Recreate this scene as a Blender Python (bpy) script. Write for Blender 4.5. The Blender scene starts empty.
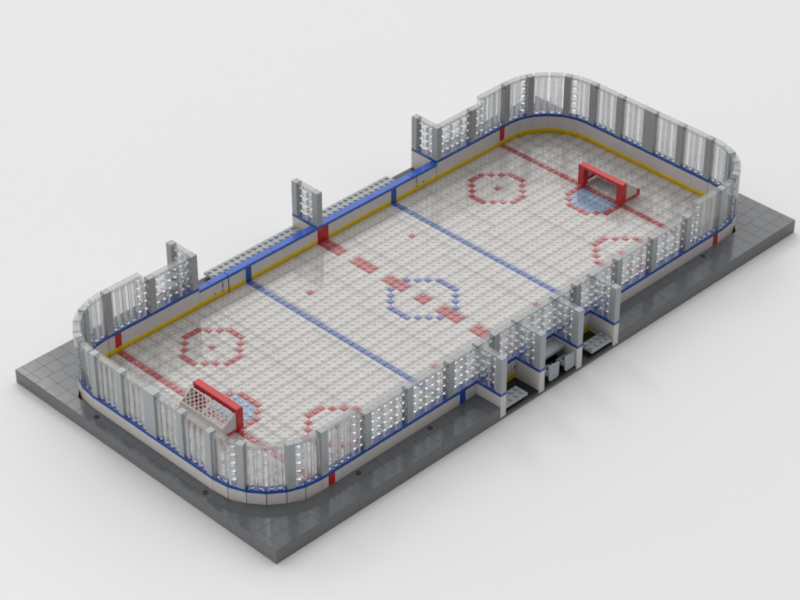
import bpy, bmesh, math, random
from mathutils import Vector
random.seed(7)
S = 0.008                      # one brick stud pitch in metres: the model is built at its true size
PI = math.pi
sc = bpy.context.scene
C = sc.collection

# ------------------------------------------------------------------ materials
def new_mat(name):
    m = bpy.data.materials.new(name); m.use_nodes = True
    nt = m.node_tree; nt.nodes.clear()
    out = nt.nodes.new('ShaderNodeOutputMaterial')
    return m, nt, out

def plastic(name, col, rough=0.22, var=0.03, spec=0.5, micro=0.02):
    m, nt, out = new_mat(name)
    p = nt.nodes.new('ShaderNodeBsdfPrincipled')
    p.inputs['Specular IOR Level'].default_value = spec
    tc = nt.nodes.new('ShaderNodeTexCoord')
    n = nt.nodes.new('ShaderNodeTexNoise'); n.inputs['Scale'].default_value = 60; n.inputs['Detail'].default_value = 4
    nt.links.new(tc.outputs['Object'], n.inputs['Vector'])
    mr = nt.nodes.new('ShaderNodeMapRange')
    mr.inputs['To Min'].default_value = 1 - var; mr.inputs['To Max'].default_value = 1 + var
    nt.links.new(n.outputs['Fac'], mr.inputs['Value'])
    mul = nt.nodes.new('ShaderNodeVectorMath'); mul.operation = 'SCALE'
    mul.inputs[0].default_value = col
    nt.links.new(mr.outputs['Result'], mul.inputs['Scale'])
    nt.links.new(mul.outputs['Vector'], p.inputs['Base Color'])
    mr2 = nt.nodes.new('ShaderNodeMapRange')
    mr2.inputs['To Min'].default_value = rough * 0.85; mr2.inputs['To Max'].default_value = rough * 1.2
    nt.links.new(n.outputs['Fac'], mr2.inputs['Value'])
    nt.links.new(mr2.outputs['Result'], p.inputs['Roughness'])
    if micro:
        n2 = nt.nodes.new('ShaderNodeTexNoise'); n2.inputs['Scale'].default_value = 90
        nt.links.new(tc.outputs['Object'], n2.inputs['Vector'])
        b = nt.nodes.new('ShaderNodeBump'); b.inputs['Strength'].default_value = micro; b.inputs['Distance'].default_value = 0.002
        nt.links.new(n2.outputs['Fac'], b.inputs['Height'])
        nt.links.new(b.outputs['Normal'], p.inputs['Normal'])
    nt.links.new(p.outputs['BSDF'], out.inputs['Surface'])
    return m

def clear_plastic(name, trans=0.12, tint=(0.97, 0.98, 0.985), ior=1.45, rough=0.0):
    """clear polycarbonate: refraction and reflection plus a share of straight transmission"""
    m, nt, out = new_mat(name)
    g = nt.nodes.new('ShaderNodeBsdfGlass'); g.inputs['IOR'].default_value = ior; g.inputs['Roughness'].default_value = rough
    g.inputs['Color'].default_value = (*tint, 1)
    t = nt.nodes.new('ShaderNodeBsdfTransparent'); t.inputs['Color'].default_value = (*tint, 1)
    mx = nt.nodes.new('ShaderNodeMixShader'); mx.inputs['Fac'].default_value = 1 - trans
    tc = nt.nodes.new('ShaderNodeTexCoord')
    n2 = nt.nodes.new('ShaderNodeTexNoise'); n2.inputs['Scale'].default_value = 240; n2.inputs['Detail'].default_value = 1
    nt.links.new(tc.outputs['Object'], n2.inputs['Vector'])
    b = nt.nodes.new('ShaderNodeBump'); b.inputs['Strength'].default_value = 0.25; b.inputs['Distance'].default_value = 0.001
    nt.links.new(n2.outputs['Fac'], b.inputs['Height'])
    nt.links.new(t.outputs[0], mx.inputs[1]); nt.links.new(g.outputs[0], mx.inputs[2])
    nt.links.new(mx.outputs[0], out.inputs['Surface'])
    return m

def painted_bright(name, clear_share, col=(0.96, 0.96, 0.96)):
    """white painted in for glints and bright streaks in clear plastic: part straight through, part diffused"""
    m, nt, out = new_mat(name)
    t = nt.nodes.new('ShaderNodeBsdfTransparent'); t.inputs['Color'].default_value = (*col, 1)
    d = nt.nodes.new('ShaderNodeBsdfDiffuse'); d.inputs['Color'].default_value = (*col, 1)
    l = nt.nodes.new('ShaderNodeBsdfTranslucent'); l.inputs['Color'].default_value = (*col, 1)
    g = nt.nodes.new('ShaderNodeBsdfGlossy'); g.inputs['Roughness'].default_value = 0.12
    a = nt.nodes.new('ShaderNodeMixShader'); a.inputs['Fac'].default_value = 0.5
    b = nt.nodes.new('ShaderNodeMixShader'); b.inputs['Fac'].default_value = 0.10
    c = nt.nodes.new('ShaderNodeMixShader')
    # uneven painted streak: the clear share varies along it
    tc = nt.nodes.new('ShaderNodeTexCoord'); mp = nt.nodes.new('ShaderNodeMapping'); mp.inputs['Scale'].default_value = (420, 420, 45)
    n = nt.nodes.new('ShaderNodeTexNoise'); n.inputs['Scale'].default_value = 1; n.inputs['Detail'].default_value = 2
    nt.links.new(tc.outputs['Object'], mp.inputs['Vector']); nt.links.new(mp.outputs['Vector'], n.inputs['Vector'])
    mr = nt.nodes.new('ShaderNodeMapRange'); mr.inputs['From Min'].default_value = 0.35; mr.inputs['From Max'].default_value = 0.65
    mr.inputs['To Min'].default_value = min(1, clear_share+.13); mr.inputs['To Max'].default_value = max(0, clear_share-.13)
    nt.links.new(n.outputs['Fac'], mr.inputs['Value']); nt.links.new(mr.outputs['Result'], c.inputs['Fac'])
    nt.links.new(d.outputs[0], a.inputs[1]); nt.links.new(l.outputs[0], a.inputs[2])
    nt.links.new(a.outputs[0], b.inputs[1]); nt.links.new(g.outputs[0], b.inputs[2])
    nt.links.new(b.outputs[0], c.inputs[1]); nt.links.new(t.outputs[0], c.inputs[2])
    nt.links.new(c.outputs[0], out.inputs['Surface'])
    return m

def thin_clear(name, tint=(0.955, 0.952, 0.948), rough=0.04, ior=1.5):
    """thin clear tile over the ice: straight transmission under a Fresnel reflection"""
    m, nt, out = new_mat(name)
    t = nt.nodes.new('ShaderNodeBsdfTransparent'); t.inputs['Color'].default_value = (*tint, 1)
    g = nt.nodes.new('ShaderNodeBsdfGlossy'); g.inputs['Roughness'].default_value = rough
    f = nt.nodes.new('ShaderNodeFresnel')
    ge = nt.nodes.new('ShaderNodeNewGeometry'); io = nt.nodes.new('ShaderNodeMapRange')   # the same reflection on either side of the thin wall
    io.inputs['To Min'].default_value = ior; io.inputs['To Max'].default_value = 1/ior
    nt.links.new(ge.outputs['Backfacing'], io.inputs['Value']); nt.links.new(io.outputs['Result'], f.inputs['IOR'])
    mx = nt.nodes.new('ShaderNodeMixShader')
    nt.links.new(f.outputs[0], mx.inputs['Fac']); nt.links.new(t.outputs[0], mx.inputs[1]); nt.links.new(g.outputs[0], mx.inputs[2])
    nt.links.new(mx.outputs[0], out.inputs['Surface'])
    return m

M = dict(
    deck=plastic('dark_grey_plastic', (0.122, 0.128, 0.135), 0.12, 0.03, 0.6),
    deckside=plastic('dark_grey_brick', (0.140, 0.146, 0.152), 0.22, 0.03),
    black=plastic('black_plastic', (0.018, 0.017, 0.016), 0.25),
    floor=plastic('dark_floor_plastic', (0.022, 0.022, 0.022), 0.25),
    white=plastic('white_plastic', (0.64, 0.61, 0.59), 0.25),
    ice=plastic('ice_white_plastic', (0.67, 0.642, 0.622), 0.2, 0.02),
    grey=plastic('light_grey_plastic', (0.36, 0.385, 0.40), 0.22),
    blue=plastic('blue_plastic', (0.025, 0.10, 0.48), 0.2),
    darkblue=plastic('deep_blue_plastic', (0.015, 0.07, 0.36), 0.2),
    iceblue=plastic('ice_blue_marking', (0.10, 0.16, 0.44), 0.2),
    icered=plastic('ice_red_marking', (0.50, 0.085, 0.095), 0.2),
    crease=plastic('pale_blue_marking', (0.34, 0.50, 0.72), 0.2),
    red=plastic('red_plastic', (0.54, 0.018, 0.022), 0.18),
    darkred=plastic('stripe_red_plastic', (0.50, 0.01, 0.015), 0.25),
    yellow=plastic('yellow_plastic', (0.80, 0.55, 0.0), 0.25),
    clear=clear_plastic('clear_plastic'),
    icecover=thin_clear('clear_ice_cover'),
    shell=thin_clear('clear_shell', (0.90, 0.905, 0.91), 0.03, 1.65),
    icestud=clear_plastic('clear_stud', 0.84),
    node=painted_bright('painted_glint', 0.12),  # white colour standing in for glints on the clear bricks
    band=painted_bright('painted_streak', 0.66),  # whitish colour standing in for bright streaks in the tall blocks
    topclear=thin_clear('clear_top_tile', (0.76, 0.77, 0.775), 0.15, 2.0),
)

# ------------------------------------------------------------------ mesh helpers (stud units)
class MB:
    def __init__(s, first='shell'): s.v = []; s.f = []; s.fm = []; s.cur = None
    def add(s, vs, fs, flip=False):
        o = len(s.v); s.v += [tuple(v) for v in vs]
        for f in fs:
            f = [o + i for i in f]
            s.f.append(f[::-1] if flip else f); s.fm.append(s.cur)
    def prism(s, poly, z0, z1, c=0.0, flip=False, bottom=True, top=True):
        """convex CCW polygon extruded, with a chamfer c at the top edge"""
        n = len(poly)
        vs = [(x, y, z0) for x, y in poly]
        rings = 1
        if c > 0:
            vs += [(x, y, z1 - c) for x, y in poly]
            vs += [(x, y, z1) for x, y in inset(poly, c)]; rings = 2
        else:
            vs += [(x, y, z1) for x, y in poly]
        fs = []
        for r in range(rings):
            for i in range(n):
                j = (i + 1) % n
                fs.append((r*n + i, r*n + j, (r+1)*n + j, (r+1)*n + i))
        if top: fs.append(tuple(range(rings*n, rings*n + n)))
        if bottom: fs.append(tuple(range(n))[::-1])
        s.add(vs, fs, flip)
    def box(s, x0, x1, y0, y1, z0, z1, c=0.03, flip=False, **k):
        s.prism([(x0, y0), (x1, y0), (x1, y1), (x0, y1)], z0, z1, c, flip, **k)
    def cyl(s, x, y, r, z0, z1, n=14, c=0.0, flip=False, **k):
        s.prism([(x + r*math.cos(2*PI*i/n), y + r*math.sin(2*PI*i/n)) for i in range(n)], z0, z1, c, flip, **k)
    def bar(s, a, b, w, h=None, up=(0, 0, 1)):
        h = h or w
        a = Vector(a); b = Vector(b); d = (b - a).normalized()
        r = d.cross(Vector(up))
        if r.length < 1e-4: r = d.cross(Vector((1, 0, 0)))
        r.normalize(); u = r.cross(d)
        q = [(-1, -1), (1, -1), (1, 1), (-1, 1)]
        vs = [p + r*(i*w/2) + u*(j*h/2) for p in (a, b) for i, j in q]
        s.add(vs, [(0, 3, 2, 1), (4, 5, 6, 7), (0, 1, 5, 4), (1, 2, 6, 5), (2, 3, 7, 6), (3, 0, 4, 7)])
    def extr_y(s, poly, y0, y1):
        """polygon in x,z extruded along y"""
        n = len(poly)
        vs = [(x, y0, z) for x, z in poly] + [(x, y1, z) for x, z in poly]
        s.add(vs, [tuple(range(n)), tuple(range(2*n-1, n-1, -1))] + [(i, n+i, n+(i+1) % n, (i+1) % n) for i in range(n)])
    def build(s, name, mat, parent=None, off=(0, 0, 0)):
        me = bpy.data.meshes.new(name)
        me.from_pydata([((x-off[0])*S, (y-off[1])*S, (z-off[2])*S) for x, y, z in s.v], [], s.f)
        me.materials.append(M[mat])
        extra = sorted({k for k in s.fm if k and k != mat})
        for k in extra: me.materials.append(M[k])
        for pl, k in zip(me.polygons, s.fm): pl.material_index = 1+extra.index(k) if k in extra else 0
        me.update()
        bm = bmesh.new(); bm.from_mesh(me)
        if not getattr(s, 'keepn', False): bmesh.ops.recalc_face_normals(bm, faces=bm.faces)
        bm.to_mesh(me); bm.free()
        o = bpy.data.objects.new(name, me); C.objects.link(o)
        if parent is not None: o.parent = parent
        return o

def inset(poly, c):
    n = len(poly); out = []
    for i in range(n):
        p0, p1, p2 = Vector(poly[i-1]), Vector(poly[i]), Vector(poly[(i+1) % n])
        a = (p1-p0); b = (p2-p1)
        if a.length < 1e-6 or b.length < 1e-6: out.append(tuple(p1)); continue
        a.normalize(); b.normalize()
        na = Vector((-a.y, a.x)); nb = Vector((-b.y, b.x))
        k = 1 + na.dot(nb)
        out.append(tuple(p1 + (na+nb)*(c/max(k, .3))))
    return out

def clip(poly, a, b, c):
    """keep the part of the polygon with a*x+b*y <= c"""
    out = []
    n = len(poly)
    for i in range(n):
        p, q = poly[i], poly[(i+1) % n]
        dp, dq = a*p[0]+b*p[1]-c, a*q[0]+b*q[1]-c
        if dp <= 0: out.append(p)
        if (dp < 0 < dq) or (dq < 0 < dp):
            t = dp/(dp-dq); out.append((p[0]+(q[0]-p[0])*t, p[1]+(q[1]-p[1])*t))
    r = []
    for p in out:
        if not r or (abs(p[0]-r[-1][0])+abs(p[1]-r[-1][1])) > 1e-4: r.append(p)
    if len(r) > 1 and abs(r[0][0]-r[-1][0])+abs(r[0][1]-r[-1][1]) < 1e-4: r.pop()
    return r

def thing(name, label, cat, loc=(0, 0, 0), rz=0.0, group=None):
    o = bpy.data.objects.new(name, None); C.objects.link(o)
    o.empty_display_size = 0.01
    o.location = (loc[0]*S, loc[1]*S, loc[2]*S); o.rotation_euler = (0, 0, rz)
    o['label'] = label; o['category'] = cat
    if group: o['group'] = group
    return o
def tag(o, label, cat, group=None):
    o['label'] = label; o['category'] = cat
    if group: o['group'] = group
def dup(root, label, loc, rz=0.0):
    r = root.copy(); C.objects.link(r)
    r.location = (loc[0]*S, loc[1]*S, loc[2]*S); r.rotation_euler = (0, 0, rz); r['label'] = label
    for ch in list(root.children):
        c = ch.copy(); C.objects.link(c); c.parent = r
        for g in list(ch.children):
            d = g.copy(); C.objects.link(d); d.parent = c
    return r

ICE = -1.2      # top of the white plates under the clear cover
COVER = -0.8    # top of the clear cover

# ------------------------------------------------------------------ ground
def make_ground():
    m, nt, out = new_mat('studio_floor')
    p = nt.nodes.new('ShaderNodeBsdfPrincipled'); p.inputs['Roughness'].default_value = 0.75
    p.inputs['Specular IOR Level'].default_value = 0.2
    tc = nt.nodes.new('ShaderNodeTexCoord'); n = nt.nodes.new('ShaderNodeTexNoise'); n.inputs['Scale'].default_value = 3
    nt.links.new(tc.outputs['Object'], n.inputs['Vector'])
    cr = nt.nodes.new('ShaderNodeValToRGB')
    cr.color_ramp.elements[0].color = (0.79, 0.79, 0.79, 1); cr.color_ramp.elements[1].color = (0.80, 0.80, 0.80, 1)
    nt.links.new(n.outputs['Fac'], cr.inputs['Fac']); nt.links.new(cr.outputs['Color'], p.inputs['Base Color'])
    nt.links.new(p.outputs[0], out.inputs['Surface'])
    M['ground'] = m
    b = MB(); R = 2500
    b.add([(-R, -R, -2.0), (R, -R, -2.0), (R, R, -2.0), (-R, R, -2.0)], [(0, 1, 2, 3)])
    g = b.build('ground', 'ground'); g['kind'] = 'structure'
make_ground()

# ------------------------------------------------------------------ platform
def make_platform():
    t = thing('base_platform', 'dark grey brick platform of square tiles that carries the whole rink', 'platform', (48, 24, -2))
    off = (48, 24, -2)
    b = MB(); b2 = MB()
    def tile(x0, x1, y0, y1):
        g = 0.008
        poly = [(x0+g, y0+g), (x1-g, y0+g), (x1-g, y1-g), (x0+g, y1-g)]
        # corners of the rink opening are cut on the diagonal
        polys = [poly]
        xm, ym = (x0+x1)/2, (y0+y1)/2
        sx = 1 if xm < 48 else -1; sy = 1 if ym < 24 else -1
        cx, cy = (5 if sx > 0 else 91), (7 if sy > 0 else 41)
        # inside the opening means sx*x+sy*y > sx*cx+sy*cy  within x in 2..94, y in 4..44
        if 2 <= xm <= 94 and 4 <= ym <= 44:
            poly = clip(poly, sx, sy, sx*cx+sy*cy - g)
        if len(poly) >= 3:
            (b if xm < 48 else b2).prism(poly, -0.4, 0, 0.018)
    # border strips one stud wide, in two-stud pieces
    def strip(x0, x1, y0, y1, stepx, stepy):
        x = x0
        while x < x1 - 1e-6:
            xe = min(x+stepx, x1); y = y0
            while y < y1 - 1e-6:
                ye = min(y+stepy, y1); tile(x, xe, y, ye); y = ye
            x = xe
    # front and back bands
    def band(xa, xb, y0, y1):
        xs = [x for x in range(-1, 98, 2)]
        for x in xs:
            a, e = max(x, xa), min(x+2, xb)
            if e - a < 0.5: continue
            corner = (e <= 8 or a >= 88)
            if corner:
                tile(a, e, y0, (y0+y1)/2); tile(a, e, (y0+y1)/2, y1)
            else:
                tile(a, e, y0, y1)
    band(0, 37, 0, 4); band(59, 96, 0, 4); band(0, 25, 44, 48); band(71, 96, 44, 48)
    # end bands and the corner fields round the rink opening
    for y in range(4, 44, 2):
        tile(0, 2, y, y+2); tile(94, 96, y, y+2)
        if y < 10 or y >= 38:
            for x in (2, 4, 6):
                tile(x, x+2, y, y+2)
                tile(94-x, 96-x, y, y+2)
    b.build('tile_layer', 'deck', t, off); b2.build('tile_layer', 'deck', t, off)
    # lower course of bricks, with joints
    b = MB(); b2 = MB()
    def run_x(x0, x1, y0, y1, z0, z1, first):
        tb = b if x0 < 48 else b2
        x = x0; xe = min(first, x1)
        while x < x1 - 1e-6:
            tb.box(x+0.012, xe-0.012, y0, y1, z0, z1, 0.01); x = xe; xe = min(xe+8, x1)
    run_x(0, 37, 0, 4, -1.6, -0.41, 5); run_x(59, 96, 0, 4, -1.6, -0.41, 67)
    run_x(0, 25, 44, 48, -1.6, -0.41, 5); run_x(71, 96, 44, 48, -1.6, -0.41, 79)
    for x0, x1 in ((0, 2), (94, 96)):
        y = 4
        for ye in (8, 16, 24, 32, 40, 44):
            (b if x0 < 48 else b2).box(x0, x1, y+0.012, ye-0.012, -1.6, -0.41, 0.01); y = ye
    for sx in (0, 1):       # solid triangles under the corner fields
        for sy in (0, 1):
            P = [(2.01, 4.01), (8, 4.01), (2.01, 10)]
            P = [((96-x) if sx else x, (48-y) if sy else y) for x, y in P]
            a = sum(P[i][0]*P[(i+1) % 3][1]-P[(i+1) % 3][0]*P[i][1] for i in range(3))
            if a < 0: P = P[::-1]
            (b2 if sx else b).prism(P, -1.6, -0.41, 0)
    b.build('brick_course', 'deckside', t, off); b2.build('brick_course', 'deckside', t, off)
    b = MB(); b.box(0.0, 96.0, 0.0, 48.0, -2.0, -1.61, 0.01)
    b.build('bottom_plate', 'deckside', t, off)
    b = MB()
    b.box(38.02, 58.98, 0.02, 3.98, -1.61, -1.2, 0.01)
    b.build('penalty_area_floor', 'floor', t, off)
    b = MB(); b.box(26.02, 69.98, 44.02, 47.98, -1.61, -1.2, 0.01)
    b.build('bench_area_floor', 'floor', t, off)
    for x, y in ((1.1, 33.3), (1.1, 13.3), (16.1, 3.3), (28.1, 3.3), (80.1, 3.3)):   # open pin holes between tiles
        n = 20; b = MB()
        for i in range(n):
            a0, a1 = 2*PI*i/n, 2*PI*(i+1)/n
            if 7 <= i <= 8: continue
            vs = [(x+r*math.cos(a), y+r*math.sin(a), z) for z in (0.0, 0.05) for r in (0.22, 0.36) for a in (a0, a1)]
            b.add(vs, [(4, 6, 7, 5), (0, 4, 5, 1), (2, 3, 7, 6), (0, 2, 6, 4), (1, 5, 7, 3)])
        b.cyl(x, y, 0.12, 0.0, 0.04, 8)
        b.build('pin_socket', 'floor', t, off)
make_platform()

# ------------------------------------------------------------------ ice
X0, X1, Y0, Y1 = 3, 93, 5, 43
def inside(x, y, m=0.0):
    """cell centre inside the rounded rink"""
    if x < X0 or x > X1 or y < Y0 or y > Y1: return False
    for cx, cy, sx, sy in ((11, 13, -1, -1), (85, 13, 1, -1), (85, 35, 1, 1), (11, 35, -1, 1)):
        if (x-cx)*sx > 0 and (y-cy)*sy > 0 and math.hypot(x-cx, y-cy) > 8.6 - m: return False
    return True

marks = {}     # (x,y) -> (part key)
def circle_cells(cx, cy, blue=False):
    if not blue:
        q = [(-1, 4), (0, 4), (1, 4), (2, 3), (3, 2), (4, 1), (4, 0), (4, -1), (3, -2), (2, -3), (1, -4), (0, -4), (-1, -4), (-2, -3), (-3, -2), (-4, -1), (-4, 0), (-4, 1), (-3, 2), (-2, 3)]
        return [(cx+a, cy+b) for a, b in q]
parts_ice = []
def mark(name, mat, cells, label=None):
    cells = [c for c in cells if c not in marks]
    for c in cells: marks[c] = name
    parts_ice.append((name, mat, cells, label))
# centre line dashes
for a, b_, in ((39, 43), (33, 37), (27, 31), (23, 25), (17, 21), (11, 15), (5, 9)):
    mark('centre_line_dash', 'icered', [(x, y) for x in (47, 48) for y in range(a, b_)])
mark('centre_circle', 'iceblue', [(46, 28), (49, 28), (50, 27), (51, 26), (52, 25), (52, 24), (52, 23), (52, 22), (51, 21), (50, 20), (49, 19), (46, 19), (45, 20), (44, 21), (43, 22), (43, 23), (43, 24), (43, 25), (44, 26), (45, 27)])
for x in (34, 61): mark('blue_line', 'iceblue', [(x, y) for y in range(5, 43)])
for cx, cy in ((21, 35), (74, 35), (21, 12), (74, 12)):
    if cy == 12: ring = [(x, 47-y) for x, y in circle_cells(cx, 35)]
    else: ring = circle_cells(cx, cy)
    mark('faceoff_circle', 'icered', ring); mark('faceoff_spot', 'icered', [(cx, cy)])
for cx, cy in ((38, 35), (57, 35), (38, 12), (57, 12)): mark('faceoff_spot', 'icered', [(cx, cy)])
for f in (lambda x: x, lambda x: 95-x):
    mark('goal_crease_edge', 'icered', [(f(x), y) for x, y in [(17, 22), (17, 23), (17, 24), (17, 25), (16, 26), (16, 21), (15, 27), (14, 27), (13, 27), (15, 20), (14, 20), (13, 20)]])
    mark('goal_crease', 'crease', [(f(x), y) for x in (13, 14, 15, 16) for y in range(21, 27) if not (x == 16 and y in (21, 26))])
    mark('goal_line', 'icered', [(f(12), y) for y in range(5, 43)])

def make_ice():
    t = thing('ice_surface', 'white studded ice sheet with red and blue hockey markings under clear plates', 'ice rink', (48, 24, -1.6))
    off = (48, 24, -1.6)
    # white plates 2 wide in y and 2..8 long in x, with the marked cells left out
    b = MB(); g = 0.032
    def cell_ok(x, y): return inside(x+.5, y+.5)
    for y in range(5, 43, 2):
        endzone = None
        x = 3
        while x < 93:
            L = 2 if (x < 17 or x >= 79 or (x < 27 and y > 27)) else 8
            L = min(L, 93-x)
            # run of free cells per row
            for yy in (y, y+1):
                xx = x
                while xx < x+L:
                    if (xx, yy) in marks or not cell_ok(xx, yy): xx += 1; continue
                    xe = xx
                    while xe < x+L and (xe, yy) not in marks and cell_ok(xe, yy): xe += 1
                    ya = yy + (g if yy == y else 0); yb = yy+1 - (g if yy == y+1 else 0)
                    gx = .02 if L == 2 else .006
                    b.box(xx + (gx if xx == x else 0), xe - (gx if xe == x+L else 0), ya, yb, -1.6, ICE, 0.0)
                    xx = xe
            x += L
    for x in range(3, 93):
        for y in range(5, 43):
            if cell_ok(x, y) and (x, y) not in marks:
                b.cyl(x+.5, y+.5, 0.30, ICE, ICE+0.07, 12, 0.03, bottom=False)
    for x, y in marks:
        if cell_ok(x, y): b.box(x, x+1, y, y+1, -1.6, ICE, 0)
    b.build('white_plates', 'ice', t, off)
    for name, mat, cells, label in parts_ice:
        cells = [c for c in cells if cell_ok(*c)]
        if not cells: continue
        b = MB()
        for x, y in cells:
            b.box(x+.02, x+.98, y+.02, y+.98, ICE-.02, ICE+0.006, 0.004)
            b.cyl(x+.5, y+.5, 0.30, ICE+.004, ICE+0.09, 12, 0.03, bottom=False)
        b.build(name, mat, t, off)
    # clear cover: shallow hollow plates with bevelled rims and low studs
    b = MB()
    for y in range(5, 43, 2):
        x = 3
        while x < 93:
            L = 2 if (x < 17 or x >= 79 or (x < 27 and y > 27)) else 8
            L = min(L, 93-x)
            cells = [(xx, yy) for xx in range(x, x+L) for yy in (y, y+1) if cell_ok(xx, yy)]
            if len(cells) == 2*L:
                b.box(x+.02, x+L-.02, y+.02, y+2-.02, ICE+0.02, COVER, 0.05, bottom=False)
            else:
                for xx, yy in cells: b.box(xx+.02, xx+.98, yy+.02, yy+.98, ICE+0.02, COVER, 0.05, bottom=False)
            x += L
    b.build('clear_cover', 'icecover', t, off)
    b = MB()
    for x in range(3, 93):
        for y in range(5, 43):
            if cell_ok(x, y):
                b.cyl(x+.5, y+.5, 0.25, ICE+.16, COVER-.04, 10, 0.06)
    b.build('clear_stud', 'icestud', t, off)
    b = MB(); b.box(3.0, 93, 5.0, 43.0, -1.609, -1.601, 0)
    b.build('underlay', 'floor', t, off)
make_ice()

# ------------------------------------------------------------------ boards
def split_runs(a, b, n=8):
    r = []; x = a
    while x < b-1e-6: r.append((x, min(x+n, b))); x += n
    return r

def wall_x(name, label, x0, x1, y0, y1, stripes=(), cap=True, ztop=1.6):
    """straight boards along x; stripes = (x, mat, from z)"""
    t = thing(name, label, 'rink boards', ((x0+x1)/2, (y0+y1)/2, -1.2), 0, 'white rink boards round the ice')
    off = ((x0+x1)/2, (y0+y1)/2, -1.2)
    cuts = sorted(stripes, key=lambda q: q[0])
    b = MB(); yb = MB()
    segs = []; x = x0
    for sx, w, mt, z in cuts: segs.append((x, sx)); x = sx+w
    segs.append((x, x1))
    for a, e in segs:
        if e-a < .01: continue
        for p, q in split_runs(a, e):
            b.box(p+.008, q-.008, y0, y1, -0.4, ztop-.002, 0.01)
    b.build('white_panel', 'white', t, off)
    # yellow kick course, broken only where a stripe runs through it
    x = x0; ys = []
    for sx, w, mt, z in cuts:
        if z < -1: ys.append((x, sx)); x = sx+w
    ys.append((x, x1))
    for a, e in ys:
        for p, q in split_runs(a, e): yb.box(p+.006, q-.006, y0-.006, y1+.006, -1.2, -0.4, 0.01)
    yb.build('yellow_kick_strip', 'yellow', t, off)
    for sx, w, mt, z in cuts:
        s = MB(); s.box(sx+.004, sx+w-.004, y0-.012, y1+.012, z, ztop-.002, 0.01)
        s.build('red_stripe' if mt == 'darkred' else 'blue_stripe', mt, t, off)
    if cap:
        c = MB()
        for p, q in split_runs(x0, x1): c.box(p+.004, q-.004, y0-.004, y1+.004, ztop, ztop+.4, 0.03)
        c.build('blue_cap', 'darkblue', t, off)
    return t
def wall_y(name, label, x0, x1, y0, y1):
    t = thing(name, label, 'rink boards', ((x0+x1)/2, (y0+y1)/2, -1.2), 0, 'white rink boards round the ice')
    off = ((x0+x1)/2, (y0+y1)/2, -1.2)
    b = MB(); yb = MB(); c = MB()
    for p, q in ((13, 16), (16, 24), (24, 32), (32, 35)):
        b.box(x0, x1, p+.008, q-.008, -0.4, 1.598, 0.01)
        yb.box(x0-.006, x1+.006, p+.006, q-.006, -1.2, -0.4, 0.01)
        c.box(x0-.004, x1+.004, p+.004, q-.004, 1.6, 2.0, 0.03)
    b.build('white_panel', 'white', t, off); yb.build('yellow_kick_strip', 'yellow', t, off); c.build('blue_cap', 'darkblue', t, off)
wall_y('end_boards', 'straight white end boards with blue cap behind the near left goal', 2, 3, 13, 35)
wall_y('end_boards', 'straight white end boards with blue cap behind the far right goal', 93, 94, 13, 35)
R_ = 'darkred'; B_ = 'darkblue'
wall_x('side_boards', 'white front boards left of the penalty boxes, with red and blue stripes', 11, 37, 4, 5, ((12, 1, R_, -.4), (34, 1, B_, -1.2)))
wall_x('side_boards', 'white front boards at the back of the three penalty boxes', 38, 58, 4, 5, ())
wall_x('side_boards', 'white front boards right of the penalty boxes, running to the far corner', 59, 85, 4, 5, ((61, 1, B_, -1.2), (83, 1, R_, -.4)))
wall_x('side_boards', 'white back boards left of the team benches, ending at the left gate', 11, 26, 43, 44, ((12, 1, R_, -.4),))
wall_x('side_boards', 'white back boards right of the team benches, next to the right gate', 70, 85, 43, 44, ((83, 1, R_, -.4),))
# bench side boards with a blue rail
def bench_boards():
    off = (48, 43.5, -1.2)
    t = thing('side_boards', 'low white back boards before the team benches, with a red centre stripe', 'rink boards', off, 0, 'white rink boards round the ice')
    b = MB(); yb = MB()
    for a, e in ((31.12, 34), (35, 47), (49, 61), (62, 65)):
        for p, q in split_runs(a, e, 6): b.box(p+.008, q-.008, 43, 44, -0.4, 1.198, 0.01); yb.box(p+.006, q-.006, 42.994, 44.006, -1.2, -0.4, 0.01)
    b.build('white_panel', 'white', t, off); yb.build('yellow_kick_strip', 'yellow', t, off)
    for x, w, m_, n_ in ((34, 1, B_, 'blue_stripe'), (47, 2, R_, 'red_stripe'), (61, 1, B_, 'blue_stripe')):
        s = MB(); s.box(x+.004, x+w-.004, 42.985, 44.01, -1.2, 1.198, 0.01); s.build(n_, m_, t, off)
    r = MB()
    for p, q in ((31.0, 39), (39, 47), (48, 57), (57, 65.0)): r.box(p+.008, q-.008, 42.93, 44.0, 1.2, 1.6, 0.03)
    r.box(47.008, 47.992, 42.93, 43.0-.01, 1.2, 1.6, 0.03)
    r.build('blue_rail', 'blue', t, off)
bench_boards()
def gate(x0, x1, label, flip, dz):
    off = ((x0+x1)/2, 43.5, -1.2)
    t = thing('bench_gate', label, 'gate', off, 0, 'gates in the boards beside the team benches')
    b = MB(); b.box(x0+.05, x1-.05, 43.03, 43.97, -0.4, 1.198, 0.01)
    b.build('door_panel', 'white', t, off)
    b = MB(); b.box(x0+.01, x1-.04, 43.01, 44.0, -1.2, -0.4, 0.01); b.build('yellow_kick_strip', 'yellow', t, off)
    b = MB(); m_ = (x0+2) if not flip else (x0+1)
    for p, q in ((x0, m_), (m_, x1)): b.box(p+.01, q-.015, 42.93-(.06 if flip else -.05), 44.0-.01, 1.2+dz, 1.6+dz, 0.03)
    b.build('blue_rail', 'blue', t, off)
    b = MB()
    xs = (x1-1.0 if not flip else x0+1.0)
    b.box(xs-.07, xs+.07, 42.985, 43.05, 0.05, 1.0, 0)
    b.box(xs-.2, xs+.2, 42.98, 43.05, -0.42, -0.3, 0)
    xs2 = (x1-2.4 if not flip else x0+2.4)
    b.box(xs2-.12, xs2+.12, 42.98, 43.05, -0.32, -0.1, 0)
    b.build('hinge', 'deck', t, off)
    b = MB()
    xg = x1 if not flip else x0
    b.box(xg-.03, xg+.10, 43.1, 43.3, -1.2, 1.19, 0)
    b.build('gap_strip', 'black', t, off)
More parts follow.
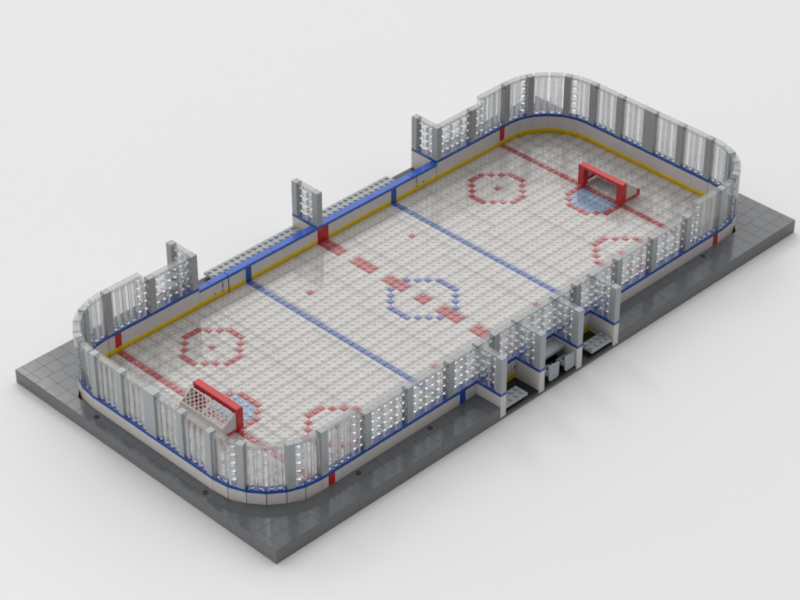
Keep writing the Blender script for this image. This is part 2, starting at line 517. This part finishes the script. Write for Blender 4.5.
gate(26, 31, 'white gate with blue rail at the left end of the team benches', False, -0.04)
gate(65, 70, 'white gate with blue rail at the right end of the team benches', True, 0.03)

# corner boards: six flat facets, 15 degrees each; built for the (-x,-y) quadrant round the arc centre
def facet(b, i, r0, r1, z0, z1, gap, c=0.01, w0=0.0, w1=1.0, inner=None):
    a0 = PI + math.radians(15*i); a1 = a0 + math.radians(15)
    am = (a0+a1)/2; rad = Vector((math.cos(am), math.sin(am))); tan = Vector((-math.sin(am), math.cos(am)))
    h = math.radians(7.5)
    ro = r1*math.cos(h); ri = r0
    wo = r1*math.sin(h)-gap; wi = r0*math.tan(h)-gap*.2
    p = [rad*ri - tan*wi, rad*ro - tan*wo, rad*ro + tan*wo, rad*ri + tan*wi]
    b.prism([tuple(q) for q in p], z0, z1, c)
def corner_proto(label):
    off = (0, 0, -1.2)
    t = thing('corner_boards', label, 'rink boards', (11, 13, -1.2), 0, 'rounded corner boards of six facets')
    for i in range(6):
        b = MB(); facet(b, i, 8.0, 9.0, -0.4, 1.598, 0.05); b.build('white_panel', 'white', t, off)
    y = MB(); c = MB()
    for i in range(6):
        facet(y, i, 7.99, 9.02, -1.2, -0.4, 0.06)
        facet(c, i, 7.99, 9.01, 1.6, 2.0, 0.02, 0.03)
    for i in range(1, 6):     # rounded yellow hinges at the inner joints
        a = PI + math.radians(15*i)
        y.cyl(8.0*math.cos(a), 8.0*math.sin(a), 0.26, -0.8, -0.42, 10, 0.03)
    y.build('yellow_kick_strip', 'yellow', t, off); c.build('blue_cap', 'darkblue', t, off)
    k = MB()
    for i in range(0, 7):     # dark joints between the facets
        a = PI + math.radians(15*i)
        d = Vector((math.cos(a), math.sin(a)))
        if 0 < i < 6: k.bar((*(d*8.7), -0.4), (*(d*8.7), 1.9), 0.12)
    k.build('joint', 'floor', t, off)
    return t
cp = corner_proto('rounded white corner boards at the front left corner, nearest to the viewer')
cor_pos = [((11, 13, -1.2), 0), ((85, 13, -1.2), PI/2), ((85, 35, -1.2), PI), ((11, 35, -1.2), -PI/2)]
dup(cp, 'rounded white corner boards at the front right corner, beside the red stripe', *cor_pos[1])
dup(cp, 'rounded white corner boards at the far back corner, farthest from the viewer', *cor_pos[2])
dup(cp, 'rounded white corner boards at the back left corner, beside the dark platform edge', *cor_pos[3])

# partitions of the boxes
def partition(label, x0, y0, y1, z0=-1.6, top=1.6):
    off = (x0+.5, (y0+y1)/2, z0)
    t = thing('partition_wall', label, 'partition wall', off, 0, 'white partition walls between the benches and boxes')
    b = MB()
    for za, zb in ((z0, -0.4), (-0.4, 0.4), (0.4, top)): b.box(x0+.01, x0+.99, y0, y1-.005, za, zb-.01, 0.01)
    b.box(x0+.03, x0+.97, y0+.02, y1-.02, z0, top-.01, 0)
    b.build('white_panel', 'white', t, off)
    c = MB(); c.box(x0, x0+1, y0-.004, y1-.005, top, top+.4, 0.03); c.build('blue_cap', 'darkblue', t, off)
    return t
partition('white partition at the left side of the left penalty box', 37, 0, 5)
partition('white partition between the left penalty box and the timekeeper box', 44, 0, 4)
partition('white partition between the timekeeper box and the right penalty box', 51, 0, 4)
partition('white partition at the right side of the right penalty box', 58, 0, 5)
partition('white partition behind the back boards, left of the left bench', 25, 44, 48)
partition('white partition between the two team benches at the centre line', 47, 44, 48, -1.2, 1.2)
partition('white partition behind the back boards, right of the right bench', 70, 44, 48)

# ------------------------------------------------------------------ posts
post_protos = {}
def post(label, x, y, z0, h, w=1.0, rz=0.0, d=1.0):
    key = (h, w)
    loc = (x, y, z0)
    if key in post_protos: return dup(post_protos[key], label, loc, rz)
    t = thing('glass_post', label, 'post', loc, rz, 'grey posts between the clear panels')
    b = MB(); z = 0
    g = .015
    b.box(-w/2+g, w/2-g, -.5+g, .5-g, 0.0, h-.415, 0.012); b.build('shaft', 'grey', t)
    b = MB(); b.box(-w/2+g, w/2-g, -.5+g, .5-g, h-.4, h, 0.03); b.build('cap_tile', 'grey', t)
    post_protos[key] = t
    return t

# ------------------------------------------------------------------ clear panels
def clear_tall(b, u0, u1, h):
    """thin clear outer walls, with painted light streaks and the solid posts of the hollow block inside; local u along x, depth y -.5...5"""
    b.cur = 'shell'
    b.box(u0+.04, u1-.04, -.46, .46, 0.02, h-.42, 0.05)
    n = int(round(u1-u0))
    zt = h-.55
    b.cur = 'band'  # strips that paint the bright light streaks into each block
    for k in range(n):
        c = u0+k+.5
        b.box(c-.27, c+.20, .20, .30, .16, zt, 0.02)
    b.cur = 'clear'
    for k in range(n):
        c = u0+k+.5
        b.cyl(c+.34, -.30, .10, .04, zt, 8, 0)
        b.cyl(c-.30, -.34, .06, .04, zt, 6, 0)
        b.cyl(c, 0, 0.27, .04, .24, 10, 0.04)
def clear_brick(b, u0, u1, z0, z1, side=-1):
    b.cur = 'shell'
    b.box(u0+.03, u1-.03, -.47, .47, z0+.02, z1-.02, 0.05)
    n = int(round(u1-u0))
    b.cur = 'clear'
    for k in range(n): b.cyl(u0+k+.5, -.05, 0.30, z1-.36, z1-.12, 14, 0.015)       # stud of the brick seen through the wall
    b.cur = 'node'  # white rod painting a glint at the brick's edge
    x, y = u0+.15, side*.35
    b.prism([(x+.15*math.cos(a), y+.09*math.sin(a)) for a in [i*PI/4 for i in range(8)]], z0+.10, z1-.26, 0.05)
    b.cur = 'clear'
    x = u1-.13
    b.prism([(x+.10*math.cos(a), y+.09*math.sin(a)) for a in [i*PI/4 for i in range(8)]], z0+.10, z1-.26, 0.05)
def panel_bay(label, x, y, z0, rz, blocks, group='clear panels standing on the boards'):
    """blocks: list of (u0,u1,kind,h); origin at the bay's left end on the board cap"""
    t = thing('clear_panel', label, 'clear panel', (x, y, z0), rz, group)
    for u0, u1, kind, h in blocks:
        if kind == 'tall':
            b = MB(); b.keepn = True; clear_tall(b, u0, u1, h); b.build('tall_clear_block', 'clear', t)
        else:
            b = MB(); b.keepn = True
            n = int(round((h-.4)/1.2))
            for k in range(n): clear_brick(b, u0, u1, k*1.2, (k+1)*1.2, 1 if rz > 1 else -1)
            b.build('clear_brick_column', 'clear', t)
    # runs of top tiles at equal height
    i = 0
    while i < len(blocks):
        j = i
        while j+1 < len(blocks) and blocks[j+1][3] == blocks[i][3]: j += 1
        h = blocks[i][3]
        b = MB(); b.keepn = True; b.box(blocks[i][0]+.02, blocks[j][1]-.02, -.48, .48, h-.39, h, 0.03)
        b.build('top_tile', 'topclear' if blocks[i][2] != 'cap' else 'grey', t)
        i = j+1
    return t
TH, SH = 6.4, 5.2
def T(a, b): return (a, b, 'tall', TH)
def Bk(a, b, h=SH): return (a, b, 'brick', h)
nth = {1: 'first', 2: 'second', 3: 'third', 4: 'fourth', 5: 'fifth', 6: 'sixth', 7: 'seventh'}

# end walls (run along +y): local x -> world +y needs rz=+90; local y -> world -x
for xw, side in ((2.5, 'near left end boards'), (93.5, 'far right end boards')):
    for n_, y in enumerate((13.5, 18.5), 1):
        pass
    names = {13.5: 'frontmost slim grey post on the %s', 18.5: 'slim grey post just before the double-width post on the %s',
             29.5: 'slim grey post just behind the double-width post on the %s', 34.5: 'rearmost slim grey post on the %s'}
    for y, nm in names.items(): post(nm % side, xw, y, 2.0, TH, 1.0, PI/2)
    post('double-width grey post in the middle of the %s' % side, xw, 24, 2.0, TH, 2.0, PI/2)
    for n_, y in enumerate((14, 19, 25, 30), 1):
        panel_bay('tall clear panel pair on the %s, %s from the front' % (side, nth[n_]), xw, y, 2.0, PI/2, [T(0, 2), T(2, 4)])

# corners
def corner_glass(cx, cy, rot, where):
    def at(ang):   # angle measured from the first end, at radius 8.5
        a = PI + rot + math.radians(ang)
        return a
    def place(i, du):
        am = PI + rot + math.radians(15*i+7.5)
        rad = Vector((math.cos(am), math.sin(am))); tan = Vector((-math.sin(am), math.cos(am)))
        p = Vector((cx, cy)) + rad*8.46 + tan*du
        return p, am + PI/2
    for i, du, w_ in ((1, 0.52, 'one end'), (4, -0.52, 'other end')):
        p, rz = place(i, du)
        post('grey post in the rounded %s corner, next to the %s' % (where[0], where[1] if i == 1 else where[2]), p.x, p.y, 2.0, TH, 1.0, rz)
    def bay(items, label):
        # items: (segment, u0, u1, kind)
        i0 = items[0][0]; p0, rz0 = place(i0, 0)
        t = thing('clear_panel', label, 'clear panel', (p0.x, p0.y, 2.0), rz0, 'curved corner panels of clear blocks')
        for i, u0, u1, kind in items:
            p, rz = place(i, 0)
            b = MB(); b.keepn = True
            if kind == 'tall': clear_tall(b, u0, u1, TH)
            else:
                for k in range(5): clear_brick(b, u0, u1, k*1.2, (k+1)*1.2)
            b.cur = 'topclear'; b.box(u0+.02, u1-.02, -.48, .48, TH-.39, TH, 0.03)
            o = b.build('tall_clear_block' if kind == 'tall' else 'clear_brick_column', 'clear', t)
            d = p - p0; c_, s_ = math.cos(-rz0), math.sin(-rz0)
            o.location = ((d.x*c_-d.y*s_)*S, (d.x*s_+d.y*c_)*S, 0); o.rotation_euler = (0, 0, rz-rz0)
    bay([(0, -1, 1, 'tall'), (1, -1, 0, 'brick')], 'curved clear panel in the %s corner, next to the %s' % (where[0], where[1]))
    bay([(2, -1, 1, 'tall'), (3, -1, 1, 'tall')], 'curved clear panel in the middle of the %s corner' % where[0])
    bay([(4, 0, 1, 'brick'), (5, -1, 1, 'tall')], 'curved clear panel in the %s corner, next to the %s' % (where[0], where[2]))
corner_glass(11, 13, 0, ('front left', 'near left end boards', 'front boards'))
corner_glass(85, 13, PI/2, ('front right', 'front boards', 'far right end boards'))
corner_glass(85, 35, PI, ('far back', 'far right end boards', 'back boards'))
corner_glass(11, 35, -PI/2, ('back left', 'back boards', 'near left end boards'))

# front side
fp = [(11.5, TH, 'tall grey post at the left end of the front boards, beside the red stripe'),
      (18.5, SH, 'short grey post on the front boards, first from the front left corner'),
      (25.5, SH, 'short grey post on the front boards, second from the front left corner'),
      (32.5, SH, 'short grey post on the front boards, beside the blue stripe'),
      (40.5, SH, 'short grey post on the boards behind the left penalty box'),
      (55.5, SH, 'short grey post on the boards behind the right penalty box'),
      (63.5, SH, 'short grey post on the front boards, first right of the penalty boxes'),
      (70.5, SH, 'short grey post on the front boards, second right of the penalty boxes'),
      (77.5, SH, 'short grey post on the front boards, third right of the penalty boxes'),
      (84.5, TH, 'tall grey post at the right end of the front boards, beside the red stripe')]
for x, h, l in fp: post(l, x, 4.5, 2.0, h)
panel_bay('front clear panel stepping down to short beside the front left corner', 12, 4.5, 2, 0, [T(0, 2), T(2, 4), Bk(4, 5, 6.4), Bk(5, 6)])
panel_bay('short front panel of clear bricks between the first and second short posts', 19, 4.5, 2, 0, [Bk(0, 2), Bk(2, 4), Bk(4, 6)])
panel_bay('short front clear brick panel left of the post by the blue stripe', 26, 4.5, 2, 0, [Bk(0, 2), Bk(2, 4), Bk(4, 6)])
panel_bay('short front panel of clear bricks above the left blue stripe', 33, 4.5, 2, 0, [Bk(0, 2), Bk(2, 4)])
panel_bay('narrow clear brick panel behind the left penalty box, left of its post', 38, 4.5, 2, 0, [Bk(0, 2)])
panel_bay('clear brick panel behind the left penalty box, right of its post', 41, 4.5, 2, 0, [Bk(0, 2), Bk(2, 3)])
panel_bay('wide clear brick panel behind the timekeeper desk', 45, 4.5, 2, 0, [Bk(0, 2), Bk(2, 4), Bk(4, 6)])
panel_bay('clear brick panel behind the right penalty box, left of its post', 52, 4.5, 2, 0, [Bk(0, 1), Bk(1, 3)])
panel_bay('narrow clear brick panel behind the right penalty box, right of its post', 56, 4.5, 2, 0, [Bk(0, 2)])
panel_bay('short front panel of clear bricks just right of the penalty boxes', 59, 4.5, 2, 0, [Bk(0, 2), Bk(2, 4)])
panel_bay('short front panel of clear bricks, second right of the penalty boxes', 64, 4.5, 2, 0, [Bk(0, 2), Bk(2, 4), Bk(4, 6)])
panel_bay('short front panel of clear bricks, third right of the penalty boxes', 71, 4.5, 2, 0, [Bk(0, 2), Bk(2, 4), Bk(4, 6)])
panel_bay('front clear panel stepping up to tall beside the front right corner', 78, 4.5, 2, 0, [Bk(0, 1), Bk(1, 2, 6.4), T(2, 4), T(4, 6)])
wh = {37: 'left side of the left penalty box', 44: 'left side of the timekeeper box', 51: 'right side of the timekeeper box', 58: 'right side of the right penalty box'}
for x in (37, 44, 51, 58):
    t = panel_bay('clear column with grey top at the %s' % wh[x], x, 4.5, 2, 0, [(0, 1, 'cap', SH)], 'clear corner columns of the boxes')
    t.name = 'corner_column'
    post('outer grey post on the %s' % wh[x], x+.5, .5, 2.0, SH)
    panel_bay('clear partition panel at the %s' % wh[x], x+.5, 1, 2, PI/2, [Bk(0, 1), Bk(1, 3)])
# back side
bp = [(11.5, TH, 43.5, 'tall grey post at the left end of the back boards, beside the red stripe'),
      (18.5, SH, 43.5, 'short grey post in the middle of the back left boards'),
      (25.5, SH, 43.5, 'short grey post on the back boards, where the left gate rail begins'),
      (70.5, SH, 43.5, 'short grey post on the back boards, where the right gate rail ends'),
      (77.5, SH, 43.5, 'short grey post in the middle of the back right boards'),
      (84.5, TH, 43.5, 'tall grey post at the right end of the back boards, beside the far red stripe'),
      (25.5, SH, 47.5, 'grey post at the outer end of the left back partition'),
      (70.5, SH, 47.5, 'grey post at the outer end of the right back partition')]
for x, h, y, l in bp: post(l, x, y, 2.0, h)
post('grey post on the blue rail above the red centre stripe', 47.5, 43.5, 1.6, SH)
post('grey post behind the rail between the two team benches', 47.5, 47.5, 1.6, SH)
panel_bay('back clear panel stepping down to short beside the back left corner', 12, 43.5, 2, 0, [T(0, 2), T(2, 4), Bk(4, 5, 6.4), Bk(5, 6)])
panel_bay('short back panel of clear bricks left of the left gate', 19, 43.5, 2, 0, [Bk(0, 2), Bk(2, 4), Bk(4, 6)])
panel_bay('short back panel of clear bricks right of the right gate', 71, 43.5, 2, 0, [Bk(0, 2), Bk(2, 4), Bk(4, 6)])
panel_bay('back clear panel stepping up to tall beside the far back corner', 78, 43.5, 2, 0, [Bk(0, 1), Bk(1, 2, 6.4), T(2, 4), T(4, 6)])
panel_bay('clear brick panel on the left back partition', 25.5, 44, 2, PI/2, [Bk(0, 1), Bk(1, 3)])
panel_bay('clear brick panel between the two posts at the centre of the benches', 47.5, 44, 1.6, PI/2, [Bk(0, 1), Bk(1, 3)])
panel_bay('clear brick panel on the right back partition', 70.5, 44, 2, PI/2, [Bk(0, 1), Bk(1, 3)])

# ------------------------------------------------------------------ benches, desk, chairs
def bench(label, x0, x1, y0, y1, ztop, zfloor, legs):
    off = ((x0+x1)/2, (y0+y1)/2, zfloor)
    t = thing('bench', label, 'bench', off, 0, 'grey studded benches')
    b = MB()
    for p, q in split_runs(x0, x1, 8): b.box(p+.01, q-.01, y0, y1, ztop-.4, ztop, 0.03)
    n = int(round(x1-x0)); m = int(round(y1-y0))
    for i in range(n):
        for j in range(m): b.cyl(x0+i+.5, y0+j+.5, 0.30, ztop, ztop+.2, 16, 0.035, bottom=False)
    b.build('seat_plate', 'grey', t, off)
    for x in legs:
        b = MB(); b.box(x, x+1, y0+.3, y1-.3, zfloor, ztop-.4, 0.01); b.build('leg', 'black', t, off)
bench('long light grey studded bench behind the back boards, left of the centre post', 31, 47, 46, 48, -0.4, -1.2, (32, 38, 45))
bench('long light grey studded bench behind the back boards, right of the centre post', 49, 65, 46, 48, -0.4, -1.2, (50, 56, 63))
bench('short light grey studded bench in the left penalty box', 38.02, 42.02, 0.1, 2.1, -0.4, -1.2, (39.5,))
bench('short light grey studded bench in the right penalty box', 54.0, 58.0-.02, 0.1, 2.1, -0.4, -1.2, (55.5,))

def chair(label, x0):
    off = (x0+1, 1.0, -1.2)
    t = thing('chair', label, 'chair', off, 0, 'grey chairs at the timekeeper desk')
    b = MB()      # rounded backrest panel facing outwards
    n = []
    for cx, cz, a0 in ((x0+1.8, 1.0, 0), (x0+.2, 1.0, 90)):
        for k in range(5):
            a = math.radians(a0+22.5*k); n.append((cx+.18*math.cos(a), cz+.18*math.sin(a)))
    n += [(x0+.12, -.85), (x0+.3, -1.1), (x0+1.7, -1.1), (x0+1.88, -.85)]
    b.extr_y(n, .22, .42); b.build('backrest', 'grey', t, off)
    b = MB(); b.box(x0+.12, x0+1.88, .42, 1.9, -.35, 0.0, 0.05); b.build('seat', 'grey', t, off)
    for dx in (0.02, 1.84):
        b = MB(); b.extr_y([(x0+dx, -.3), (x0+dx+.14, -.3), (x0+dx+.14, .3), (x0+dx, .3)], .42, 1.5); b.build('armrest', 'grey', t, off)
    b = MB(); b.box(x0+.6, x0+1.4, .7, 1.5, -1.2, -.36, 0.02); b.build('base', 'black', t, off)
    b = MB(); b.box(x0+.75, x0+1.25, .8, 1.3, 0.0, .25, 0.05); b.build('cushion_stud', 'black', t, off)
chair('grey chair on the left behind the timekeeper desk', 46)
chair('grey chair on the right behind the timekeeper desk', 49)
def desk():
    off = (48, 3, -1.2)
    t = thing('timekeeper_desk', 'plain grey desk top fixed to the boards of the middle box', 'desk', off)
    b = MB(); b.box(45.03, 50.97, 2.0, 3.98, 0.8, 1.2, 0.03); b.build('desk_top', 'grey', t, off)
    for x in (45.1, 50.4):
        b = MB(); b.box(x, x+.5, 3.2, 3.95, -1.2, .8, 0.02); b.build('bracket', 'black', t, off)
desk()
def latch(label, x, z):
    off = (x, 3.9, z)
    t = thing('door_latch', label, 'latch', off, 0, 'small latches in the penalty boxes')
    b = MB(); b.box(x-.28, x+.28, 3.75, 3.98, z-.3, z+.3, 0.04); b.build('plate', 'white', t, off)
    b = MB(); b.cyl(x, 3.7, .14, z-.2, z+.2, 8, 0.03); b.build('pin', 'deck', t, off)
latch('small latch on the boards beside the right wall of the left penalty box', 43.5, 0.9)
latch('small latch low on the boards in the middle of the left penalty box', 41.8, -0.1)

# ------------------------------------------------------------------ goals (built with the mouth towards +x, origin on the goal line centre)
def goal_proto(label):
    t = thing('hockey_goal', label, 'goal', (12.5, 24, COVER), 0, 'red hockey goals at both ends of the ice')
    off = (12.5, 24, COVER)
    zi = COVER+.004
    for y in (20, 27):
        b = MB(); b.box(12.0, 13.0, y+.01, y+.99, zi, 1.998, 0.0); b.build('post', 'red', t, off)
    b = MB(); b.box(12.0, 13.0, 20, 28, 2.0, 2.4, 0.03); b.box(12.02, 12.5, 21.0, 27.0, 1.7, 2.0, 0); b.build('crossbar', 'red', t, off)
    b = MB()
    for y in (20.05, 27.6): b.box(9.0, 12.0, y, y+.35, zi, -0.45, 0.03)
    b.box(9.0, 9.4, 20.4, 27.6, zi, -0.45, 0.03)
    for y in (20.05, 27.6): b.box(9.0, 9.3, y, y+.35, -0.45, 0.1, 0.03)
    b.build('base_frame', 'red', t, off)
    # side nets: sloping ribbed white cheeks
    for y in (20.12, 27.74):
        b = MB()
        b.extr_y([(9.42, -.45), (11.98, -.45), (11.98, 1.9), (11.7, 1.85), (9.72, .55)], y, y+.14)
        for k in range(4):
            z = -.2+.4*k
            x0 = 9.5 + max(0, (z-.5))*1.5
            b.bar((x0, y-.01, z), (11.9, y-.01, z+.12), 0.05, 0.08)
        b.build('side_net', 'white', t, off)
    # back skirt below the lattice
    b = MB(); b.extr_y([(9.42, -.45), (9.62, -.45), (9.95, .50), (9.72, .55)], 20.28, 27.72); b.build('back_skirt', 'white', t, off)
    # two lattice panels
    A0, A1 = Vector((9.80, 0, .58)), Vector((11.75, 0, 1.88))
    dv = (A1-A0).normalized(); nrm = Vector((-dv.z, 0, dv.x)); Ln = (A1-A0).length
    for y0 in (20.1, 24.02):
        W = 3.88
        b = MB()
        def P(u, v): return A0 + dv*v + Vector((0, y0+u, 0))
        w = .17
        for a, e in (((0, 0), (W, 0)), ((0, Ln), (W, Ln)), ((0, 0), (0, Ln)), ((W, 0), (W, Ln))):
            pa = P(min(max(a[0], w/2), W-w/2), min(max(a[1], w/2), Ln-w/2)); pe = P(min(max(e[0], w/2), W-w/2), min(max(e[1], w/2), Ln-w/2))
            b.bar(pa, pe, w, .18, up=nrm)
        # diagonals clipped to the panel
        pitch = 0.78
        for sgn in (1, -1):
            c = -Ln if sgn > 0 else 0
            k = 0
            while True:
                cc = (-Ln if sgn > 0 else 0.0) + pitch*k + pitch/2; k += 1
                # line: u = cc + sgn*v
                pts = []
                if sgn > 0: v0 = max(0, -cc); v1 = min(Ln, W-cc)
                else: v0 = max(0, cc-W); v1 = min(Ln, cc)
                if cc > W+Ln: break
                if v1-v0 > .15: b.bar(P(cc+sgn*v0, v0), P(cc+sgn*v1, v1), .10, .12, up=nrm)
                if k > 30: break
        b.build('net_lattice', 'white', t, off)
    return t
gp = goal_proto('red hockey goal at the near left end, its white lattice net facing the viewer')
dup(gp, 'red hockey goal at the far right end, its open mouth facing the viewer', (83.5, 24, COVER), PI)


# ------------------------------------------------------------------ camera
cam_d = bpy.data.cameras.new('camera'); cam = bpy.data.objects.new('camera', cam_d); C.objects.link(cam)
loc = Vector((-128.33669, -148.02217, 172.28606)); tgt = Vector((44.4619, 24.7516, 0.0))
cam.location = loc*S
cam.rotation_euler = (tgt-loc).to_track_quat('-Z', 'Y').to_euler()
cam_d.sensor_width = 36; cam_d.sensor_fit = 'HORIZONTAL'
cam_d.lens = 36*2304.7885/800
cam_d.clip_start = 0.02; cam_d.clip_end = 100
sc.camera = cam

# ------------------------------------------------------------------ light
w = bpy.data.worlds.new('World'); sc.world = w; w.use_nodes = True
bg = w.node_tree.nodes['Background']; bg.inputs['Strength'].default_value = 1.0
_nt = w.node_tree                   # soft studio dome, brighter behind the model than behind the camera
_tc = _nt.nodes.new('ShaderNodeTexCoord'); _dot = _nt.nodes.new('ShaderNodeVectorMath'); _dot.operation = 'DOT_PRODUCT'
_dot.inputs[1].default_value = Vector((0.5, 0.6, 0.22)).normalized()
_nt.links.new(_tc.outputs['Generated'], _dot.inputs[0])
_mr = _nt.nodes.new('ShaderNodeMapRange'); _mr.inputs['From Min'].default_value = -0.75; _mr.inputs['From Max'].default_value = 1
_mr.inputs['To Min'].default_value = 0.12; _mr.inputs['To Max'].default_value = 1.55; _mr.interpolation_type = 'SMOOTHSTEP'
_nt.links.new(_dot.outputs['Value'], _mr.inputs['Value'])
_rgb = _nt.nodes.new('ShaderNodeCombineColor')
for _i in range(3): _nt.links.new(_mr.outputs['Result'], _rgb.inputs[_i])
_nt.links.new(_rgb.outputs['Color'], bg.inputs['Color'])

def area(name, direction, dist, size, power, col=(1, 1, 1), target=(48, 24, 0)):
    d = Vector(direction).normalized()
    l = bpy.data.lights.new(name, 'AREA'); l.shape = 'DISK'; l.size = size*S; l.energy = power; l.color = col
    o = bpy.data.objects.new(name, l); C.objects.link(o)
    o.location = (Vector(target) + d*dist)*S
    o.rotation_euler = (-d).to_track_quat('-Z', 'Y').to_euler()
    return o
area('key_lamp', (0.42, 1.04, 1.0), 900, 220, 62, (1.0, 0.995, 0.985))
area('fill_lamp', (-1.0, -0.3, 0.20), 130, 60, 2.0, (1, 1, 1), (2, 24, 4))

sc.view_settings.view_transform = 'Standard'; sc.view_settings.look = 'None'
sc.view_settings.exposure = 0; sc.view_settings.gamma = 1
sc.render.engine = 'CYCLES'
cy = sc.cycles
cy.max_bounces = 14; cy.diffuse_bounces = 4; cy.glossy_bounces = 6; cy.transmission_bounces = 12; cy.transparent_max_bounces = 32
cy.caustics_reflective = True; cy.caustics_refractive = True; cy.blur_glossy = 1.0
cy.sample_clamp_indirect = 4
cy.use_denoising = True
